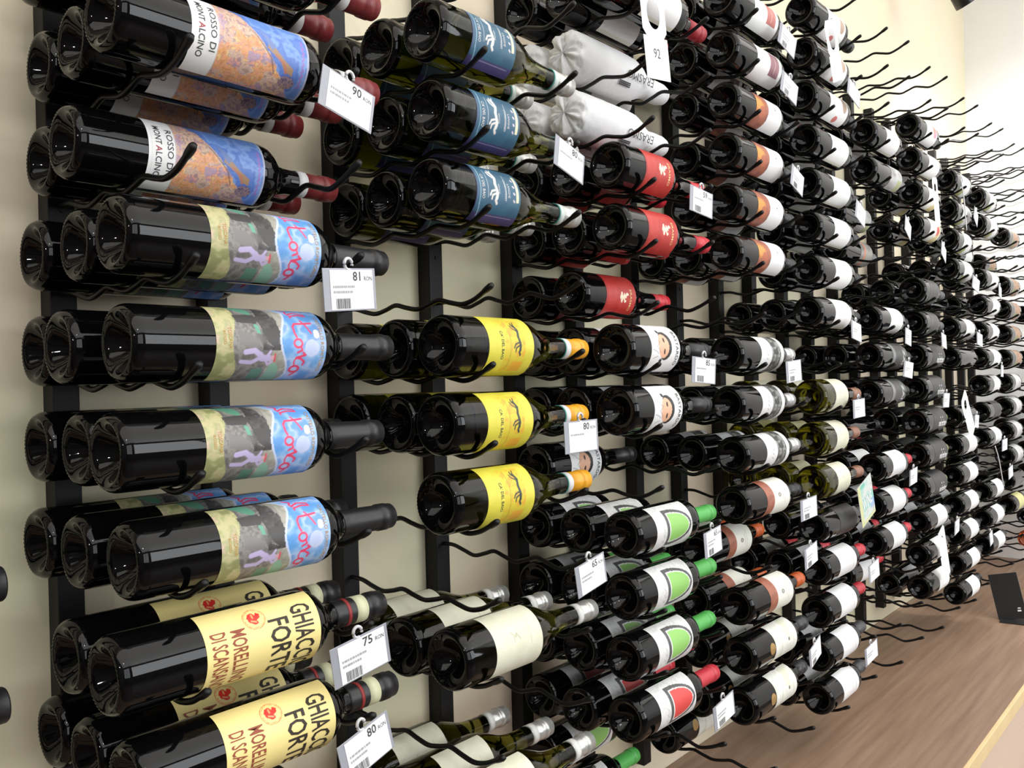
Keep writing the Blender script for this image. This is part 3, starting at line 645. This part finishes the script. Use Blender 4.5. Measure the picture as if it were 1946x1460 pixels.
ORD = ['top', 'second', 'third', 'fourth', 'fifth', 'sixth', 'seventh', 'eighth', 'ninth', 'tenth']
DESC = {(4, 'plain'): 'plain white label bottle above the yellow-green bottles', (5, 'plain'): 'plain white label bottle in the charcoal label column', (6, 'plain'): 'plain white label bottle in the slanting-lettered column',
 (7, 'plain'): 'white label bottle below the green-corner labels', (8, 'plain'): 'white label bottle beside the tan label column', (4, 'redcap'): 'white script label, red capsule, below yellow-green bottles', (5, 'redcap'): 'white script label, red capsule, below charcoal labels',
 (7, 'greenfoot'): 'white label with green corner, beside fruit print labels', (8, 'greenfoot'): 'white label with green corner, beside the last tan labels', (5, 'nolabel'): 'unlabelled black bottle under the charcoal labels', (7, 'nolabel'): 'unlabelled black bottle between white label rows',
 (8, 'nolabel'): 'unlabelled black bottle beside the greyish wrap labels', (9, 'nolabel'): 'unlabelled black bottle above the lemon label', (10, 'nolabel'): 'unlabelled black bottle by the white end wall', (-1, 'nolabel'): 'black-capped bottle end beside the painted bull bottles',
 (4, 'darklab'): 'dark grey label bottle above white script labels', (8, 'darklab'): 'dark grey label bottle amid white label rows',
 (0, 'flower'): 'painted flower Montalcino label, maroon capsule', (0, 'bull'): 'painted bull il toro label, black capsule', (0, 'forte'): 'yellow Ghiaccio Forte label, black capsule', (1, 'blue'): 'olive bottle, blue Chardonnay label, silver capsule', (1, 'yellow'): 'olive bottle, yellow label, orange capsule', (1, 'cream'): 'olive bottle, plain cream label, silver capsule',
 (2, 'erasmo'): 'dark bottle, red Erasmo label with tree', (2, 'face'): 'dark bottle, white Bastardo label with face', (2, 'wrapped'): 'bottle wrapped in crumpled white tissue', (3, 'crest'): 'dark bottle, rust band and orange crest label', (3, 'photo'): 'dark bottle, white label with grey photograph', (3, 'copper_orange'): 'copper band label bottle, orange capsule', (3, 'estate'): 'cream estate label with gold seal', (6, 'vlabel'): 'grey wrap label with slanting white lettering'}
INV = []      # (col, row, depth, kind, dx, dz)
def put(c, rows, depths, key):
    for r in rows:
        for d in depths: INV.append([c, r, int(d), key, None, None])
put(0, (-1, 0), '012', 'flower'); put(0, (1,), '01', 'flower'); put(0, (2, 3, 4, 5), '012', 'bull'); put(0, (6,), '12', 'forte'); put(0, (7,), '012', 'forte')
put(1, (-1, 0, 1), '012', 'blue'); put(1, (3, 4), '012', 'yellow'); put(1, (5,), '2', 'yellow'); put(1, (7, 9), '012', 'cream')
put(2, (-3,), '012', 'white_top'); put(2, (-2, -1), '01', 'wrapped'); put(2, (0, 1), '012', 'erasmo'); put(2, (2,), '01', 'erasmo'); put(2, (3, 4), '012', 'face'); put(2, (5,), '0', 'face')
put(2, (6, 7, 8), '012', 'arch'); put(2, (9,), '012', 'arch_red'); put(2, (10, 11), '0', 'arch')
put(3, (-4,), '012', 'rose'); put(3, (-3,), '012', 'maroon'); put(3, (-2, -1, 0), '12', 'crest'); put(3, (1,), '012', 'crest'); put(3, (3, 4, 5), '012', 'photo')
put(3, (6,), '2', 'copper'); put(3, (7,), '01', 'copper_orange'); put(3, (8,), '12', 'copper_orange'); put(3, (9,), '012', 'estate'); put(3, (10,), '12', 'estate'); put(3, (11,), '0', 'estate')
put(4, (-5,), '2', 'spot'); put(4, (-4, -3), '12', 'spot'); put(4, (-2, -1, 0, 1), '12', 'plain'); put(4, (2,), '012', 'plain'); put(4, (4, 5, 6), '012', 'gold'); put(4, (7,), '12', 'darklab')
put(4, (8,), '012', 'redcap'); put(4, (9,), '2', 'redcap'); put(4, (10, 11), '12', 'greycap')
put(5, (-3,), '12', 'plain'); put(5, (-2,), '2', 'silver'); put(5, (-1,), '01', 'silver'); put(5, (0,), '01', 'salmon'); put(5, (2,), '012', 'plain'); put(5, (3, 4), '012', 'charcoal'); put(5, (5,), '01', 'nolabel')
put(5, (6, 7), '12', 'redcap'); put(5, (8,), '012', 'redcap'); put(5, (9,), '01', 'redcap')
put(6, (-4,), '2', 'pinkdot'); put(6, (-3,), '12', 'plain'); put(6, (-2, -1), '12', 'fruit'); put(6, (1,), '012', 'darkband'); put(6, (2,), '12', 'darkband'); put(6, (3, 4, 5, 6), '012', 'vlabel'); put(6, (7,), '12', 'vlabel')
put(6, (8,), '12', 'plain'); put(6, (9,), '2', 'plain'); put(6, (10,), '12', 'plain')
put(7, (-3, -2), '2', 'greenfoot'); put(7, (-1,), '12', 'greenfoot'); put(7, (0,), '012', 'greenfoot'); put(7, (1,), '01', 'nolabel'); put(7, (2,), '2', 'plain'); put(7, (3,), '12', 'nolabel'); put(7, (5,), '12', 'nolabel')
put(7, (6, 8, 9), '12', 'plain'); put(7, (7, 10, 11), '2', 'plain')
put(8, (-3, -2), '2', 'greenfoot'); put(8, (-1,), '1', 'greenfoot'); put(8, (0, 1), '12', 'plain'); put(8, (2, 3, 4), '2', 'plain'); put(8, (5,), '2', 'darklab'); put(8, (6,), '2', 'plain'); put(8, (7,), '1', 'nolabel'); put(8, (8, 9, 10), '2', 'plain')
put(9, (-2,), '2', 'tan'); put(9, (-1,), '1', 'tan'); put(9, (0, 1, 2, 3), '2', 'tan'); put(9, (4, 5, 6, 7), '2', 'greywhite'); put(9, (8,), '12', 'nolabel'); put(9, (9,), '2', 'lemon')
put(10, (1, 3), '2', 'nolabel'); put(10, (5, 6, 7, 8), '12', 'nolabel'); put(10, (10,), '2', 'brown'); put(10, (11,), '2', 'amber')
put(-1, (5, 6), '2', 'nolabel')
# how far single bottles are pushed along their cradle (metres) and their roll about the axis (degrees)
DX = {(0, 3, 1): -.014, (0, 3, 2): .004, (0, 6, 1): -.014, (0, 6, 2): -.016, (0, 7, 0): .002, (0, 4, 2): -.009, (0, 4, 0): -.004, (0, 5, 0): -.007, (0, 0, 0): .008, (0, 1, 0): .006, (0, 0, 1): .006, (0, 2, 1): .004, (0, 5, 2): .004,
 (1, 7, 2): .011, (1, 7, 1): .010, (2, 6, 2): .010, (2, 7, 2): .008, (2, 8, 2): .008, (2, 9, 2): .008, (3, 9, 2): .010, (3, 10, 2): .010, (3, 4, 2): -.012, (3, 3, 2): -.012, (1, 3, 1): .008, (1, 4, 1): .010, (1, 3, 2): .009}
DZ = {}
ROLL = {'arch': 0, 'arch_red': 0}
ROLLC = {(0, -1): -48}
cells = {}
for e in INV: cells.setdefault((e[0], e[3]), []).append(e)
depthname = {0: 'innermost by wall', 1: 'middle bottle', 2: 'outermost bottle'}
for e in INV:
    c, r, d, key = e[:4]; K = KINDS[key]
    mates = cells[(c, key)]; rows = sorted({m[1] for m in mates})
    x = c*P+XB+DX.get((c, r, d), (random.random()-.5)*.010)
    if c == -1: x = -.153-.325
    o = empty('wine_bottle', (x, -(D0+d*D1), row_z(r)+(K['R']-.0375)+.0008+DZ.get((c, r, d), 0)))
    o.rotation_euler = (math.radians(ROLL.get(key, 0)+ROLLC.get((c, r), 0)+(random.random()-.5)*14*(0 if c == 0 else 1)), 0, math.radians((random.random()-.5)*1.6))
    ds = DESC.get((c, key), K['desc'])
    if len(rows) > 1: lab = '%s, %s row, %s' % (ds, ORD[rows.index(r)], depthname[d])
    else: lab = ds if len(mates) == 1 else '%s, %s' % (ds, depthname[d])
    grp = '%s bottles in one rack column' % key.replace('_', ' ')
    tag_props(o, lab, 'wine bottle', grp)
    made = {}
    for nm, me, par, _ in K['parts']:
        made[nm] = link(nm, me, made.get(par, o))

# ------------------------------------------------------------------ price tags
bm = bmesh.new()
hook_me = tube('hook', [Vector((.0055*math.sin(t), .0, .0062*math.cos(t)+.0045)) for t in np.linspace(math.pi*.9, math.pi*2.6, 20)], .0019, M['hook'], 6)
plate_me = box_me('holder', -.038, .038, -.0012, .0, -.046, .0, M['holder'], .0005)
card_me = box_me('card', -.0285, .0335, -.0017, -.0013, -.0445, -.002, M['paper'])
def tag_print(txt, lines, code):
    y = -.0019; out = []
    if txt:
        p = Print(); p.flat(txt, .004, -.0135, .0100, y, None, .014); out.append(('price_print', p, M['ink']))
        p = Print(); p.flat('RON', .0205, -.0135, .0048, y, .0115); out.append(('currency_print', p, M['ink']))
    for k in range(lines):
        q = Print(); x = -.025
        while x < -.025+(.030 if k == 0 else .024):
            w_ = random.uniform(.0014, .0040); q.bar(x, x+w_, -.0212-k*.0056, -.0187-k*.0056, y); x += w_+random.uniform(.0004, .0010)
        out.append(('fine_print', q, M['ink_light']))
    if code:
        p = Print(); x = -.022
        while x < -.002:
            w_ = random.uniform(.0004, .0013); p.bar(x, x+w_, -.0435, -.0325, y); x += w_+random.uniform(.0005, .0011)
        out.append(('barcode', p, M['ink']))
    return out
TAGS = [  # x, z, tilt, price, lines, barcode, what hangs it apart
 (.182, .266, -13, '90', 2, 0, 'reading 90 RON beside the painted flower label bottles'), (.174, .061, 5, '81', 2, 1, 'reading 81 RON hanging under a black capsule'),
 (.174, -.338, 10, '75', 2, 1, 'reading 75 RON under the upper yellow Ghiaccio Forte row'), (.176, -.439, 13, '80', 2, 1, 'reading 80 RON under the lower yellow Ghiaccio Forte row'),
 (.579, .272, -14, '80', 1, 0, 'reading 80 RON below the blue label bottles'), (.587, -.125, 1, '80', 1, 0, 'reading 80 RON under an orange capsule'), (.599, -.329, 9, '65', 2, 0, 'reading 65 RON over the green arch bottles'),
 (.965, .268, -6, '59', 1, 1, 'reading 59 RON beside the red Erasmo label bottles'), (.959, -.032, -4, '85', 1, 1, 'reading 85 RON beside the Bastardo bottles'), (.972, -.339, 4, '65', 2, 1, 'reading 65 RON beside the green capsules'), (.997, -.651, 10, '', 2, 1, 'without readable price beside the red arch bottle')]
for X, Z, t, n in ((1.397, .375, -14, 'among the orange crest label bottles'), (1.368, .567, -16, 'under the maroon rectangle label'), (1.366, .668, -16, 'under the dusty red rectangle label'), (1.345, -.036, 4, 'under the top photograph label bottle'), (1.408, -.335, 4, 'under the copper band bottle'), (1.413, -.439, 8, 'above the red-capsule script bottles'), (1.422, -.654, 14, 'beside the gold seal estate bottles'),
 (1.787, .354, -18, 'among the plain white labels, upper one'), (1.729, .059, -8, 'under the lowest plain white label row'), (1.734, -.13, 2, 'under the top yellow-green bottle'), (1.759, .649, -20, 'by the pink-marked white labels'), (1.811, -.546, 8, 'beside the uppermost red capsule script bottle'), (1.777, -.745, 10, 'beside the grey capsules'),
 (2.172, .364, -20, 'over the fruit print bottles'), (2.147, .055, -6, 'beside a plain white label above the charcoal labels'), (2.145, -.037, -6, 'beside the charcoal labels'), (2.164, -.341, 4, 'beside red capsules under the slanting lettering'),
 (2.537, .332, -20, 'under the fruit print bottles'), (2.506, .051, -6, 'under the smoky wrap labels'), (2.526, -.136, -2, 'under green-tipped capsules'), (2.613, -.549, 4, 'low among plain white labels'),
 (2.946, .260, -14, 'under the green-corner labels'), (2.972, .065, -8, 'above the unlabelled black bottles'), (2.906, -.222, -4, 'beside the long paper strip'), (3.064, -.656, 4, 'beside the lowest plain white label'),
 (3.314, .256, -10, 'before the tan labels, upper'), (3.317, -.049, -2, 'before the tan labels, lower'), (3.331, -.335, 2, 'before the greyish white labels'), (2.97, .50, -20, 'beside the topmost green-corner labels'), (3.42, -.45, 8, 'over the pale lemon label')):
    TAGS.append((X, Z, t, '', 2, X < 1.5, n))
for X, Z, tilt, txt, lines, code, where in TAGS:
    o = empty('price_tag', (X, -.338, Z+.022), (math.radians(random.uniform(-4, 4)), math.radians(-tilt), math.radians(random.uniform(-5, 5))))
    tag_props(o, 'small white shelf price tag '+where, 'price tag', 'price tags hooked on the rack wires')
    link('holder', plate_me, o); cd_ = link('card', card_me, o); link('hook', hook_me, o)
    for nm, p, m_ in tag_print(txt, lines, code): link(nm, p.mesh(nm, m_), cd_)

# long paper neck tags with a hole
def neck_tag(X, Z, wd, ln, tilt, label, y=-.338, words=(), yaw=0, hole=.27):
    n = 20; V = []; F = []
    hw_, cz, rr = wd/2, -wd*.58, wd*hole
    ring = [(rr*math.sin(2*math.pi*k/n), cz+1.25*rr*math.cos(2*math.pi*k/n)) for k in range(n)]
    outer = []
    for k in range(n):
        a = 2*math.pi*k/n; s_, c_ = math.sin(a), math.cos(a); m_ = max(abs(s_), abs(c_)); x_, z_ = s_/m_*hw_, cz+c_/m_*(-cz if c_ > 0 else hw_); outer.append((x_, z_))
    for yy in (0, -.0004):
        V += [(x_, yy, z_) for x_, z_ in ring]+[(x_, yy, z_) for x_, z_ in outer]
        zb = cz-hw_; V += [(-hw_, yy, zb), (hw_, yy, zb), (hw_, yy, -ln), (-hw_, yy, -ln)]
    m2 = 2*n+4
    for q in (0, 1):
        b = q*m2
        for k in range(n): F.append((b+k, b+(k+1) % n, b+n+(k+1) % n, b+n+k))
        F.append((b+2*n, b+2*n+1, b+2*n+2, b+2*n+3))
    o = empty('neck_tag', (X, y, Z), (0, math.radians(-tilt), math.radians(yaw))); tag_props(o, label, 'paper tag', 'long paper tags hung on bottle necks')
    link('paper_strip', mesh('paper_strip', V, F, M['paper']), o)
    if words:
        p = Print()
        for t_, z_, h_ in words: p.flat(t_, -V_w(t_, h_)/2, z_, h_, -.0007)
        link('handwriting', p.mesh('handwriting', M['ink']), o)
    return o
def V_w(t_, h_): return text2d(t_)[0][:, 0].max()*h_
neck_tag(.810, .600, .075, .150, 8, 'long white paper tag handwritten 92 hanging over the wrapped bottles', words=(('92', -.115, .016),))
neck_tag(1.60, .785, .075, .140, 22, 'long white paper tag hanging over the pink-marked white labels')
neck_tag(2.40, .545, .055, .15, 12, 'greyish paper tag hanging over the fruit print bottles', y=-.35, hole=.2)
neck_tag(2.725, -.128, .075, .185, 42, 'long white paper tag slanting below the slanting-lettered bottles', hole=.2)
neck_tag(2.42, -.53, .075, .175, 22, 'long white paper tag hanging over the lowest plain white labels', hole=.2)
for pts, lab in (([(3.112, -.350, -0.325), (3.166, -.350, -0.376), (3.233, -.350, -0.481)], 'thin white string dangling beside the greyish white wrap labels'), ([(2.716, -.350, 0.592), (2.751, -.350, 0.527), (2.776, -.350, 0.428)], 'thin white string dangling beside the green-corner labels')):
    o = link('string', tube('string', smooth_path(pts, 6), .0018, M['paper'], 6)); tag_props(o, lab, 'string', 'loose tag strings')
# colourful WINE card
A = Art(40, 60, (206, 208, 206), .05, .1)
A.noise(A.V > -1, [(196, 200, 196), (216, 218, 214), (170, 206, 198)], 90, 3); A.fill(A.U < .18, (208, 212, 160)); A.fill((A.V > .30) & (A.V < .62) & (A.U > .25), (130, 200, 186), .8); A.fill((A.V > .2) & (A.V < .42) & (A.U > .7), (150, 176, 220), .8); A.fill(A.V < .1, (208, 208, 140), .7); A.rect(.18, .5, .88, .97, (110, 190, 170))
o = empty('hanging_card', (1.738, -.345, -.31), (0, math.radians(-18), 0)); tag_props(o, 'pale teal card lettered WINE hanging beside the lowest yellow-green bottle', 'card')
nu, nv = A.U.shape; V = np.stack([(A.U-.5)*.10, np.zeros_like(A.U), (A.V-1)*.105], -1).reshape(-1, 3)
i = np.arange(nu-1)[:, None]*nv+np.arange(nv-1)[None, :]; F = np.stack([i, i+nv, i+nv+1, i+1], -1).reshape(-1, 4)
me = mesh('card_face', V, F.tolist(), M['print']); at = me.color_attributes.new('print', 'FLOAT_COLOR', 'POINT')
at.data.foreach_set('color', np.concatenate([A.C.reshape(-1, 3), np.ones((nu*nv, 1))], 1).ravel().astype(np.float32))
link('card_face', me, o); link('card_back', box_me('card_back', -.05, .05, .0003, .0012, -.105, 0, M['paper']), o)
p = Print(); p.flat('WINE', -.030, -.070, .030, -.0006, .066, .02); link('lettering', p.mesh('lettering', M['paper']), o)

# ------------------------------------------------------------------ black sign on the counter, lamp near the ceiling
sg = empty('counter_sign', (3.155, -.375, ZL), (0, 0, math.radians(8))); tag_props(sg, 'small black standing sign board on the wooden counter', 'sign')
bd = link('board', box_me('board', -.004, .004, -.06, .034, .004, .17, M['sign'], .001), sg); bd.rotation_euler = (math.radians(-12), math.radians(6), 0)
link('foot', box_me('foot', -.05, .05, -.06, .03, 0, .005, M['sign'], .001), sg)
p = Print(); p.bar(0, .012, 0, .006, 0)
p.bar(.002, .012, .010, .014, 0)
pm = p.mesh('chalk_lettering', M['paper']); lo = link('chalk_lettering', pm, bd); lo.rotation_euler = (0, 0, math.radians(-90)); lo.location = (-.0046, -.034, .03)
lamp = empty('ceiling_spotlight', (3.2, -.25, 1.40)); tag_props(lamp, 'black cylindrical ceiling spotlight hanging near the white end wall', 'spotlight')
ax = Vector((.45, -.30, -.80)).normalized()
tilt = lamp_q = Vector((1, 0, 0)).rotation_difference(ax)
pr = [(-.075, 0), (-.075, .03), (-.068, .037), (.05, .0385), (.052, .037), (.051, .034), (.044, .033)]
hd = link('lamp_head', lathe('lamp_head', pr, M['lampblack'], 40), lamp); hd.rotation_mode = 'QUATERNION'; hd.rotation_quaternion = tilt
st = link('stem', lathe('stem', [(0, .009), (ZC-1.405, .009)], M['lampblack'], 12), lamp); st.rotation_euler = (0, math.radians(-90), 0)
ls = link('honeycomb_lens', lathe('honeycomb_lens', [(.043, 0), (.043, .033)], M['lamp_lens'], 24), lamp); ls.rotation_mode = 'QUATERNION'; ls.rotation_quaternion = tilt
spot('spotlight_beam', Vector((3.2, -.25, 1.40))+ax*.07, Vector((3.2, -.25, 1.40))+ax, 55, 150)
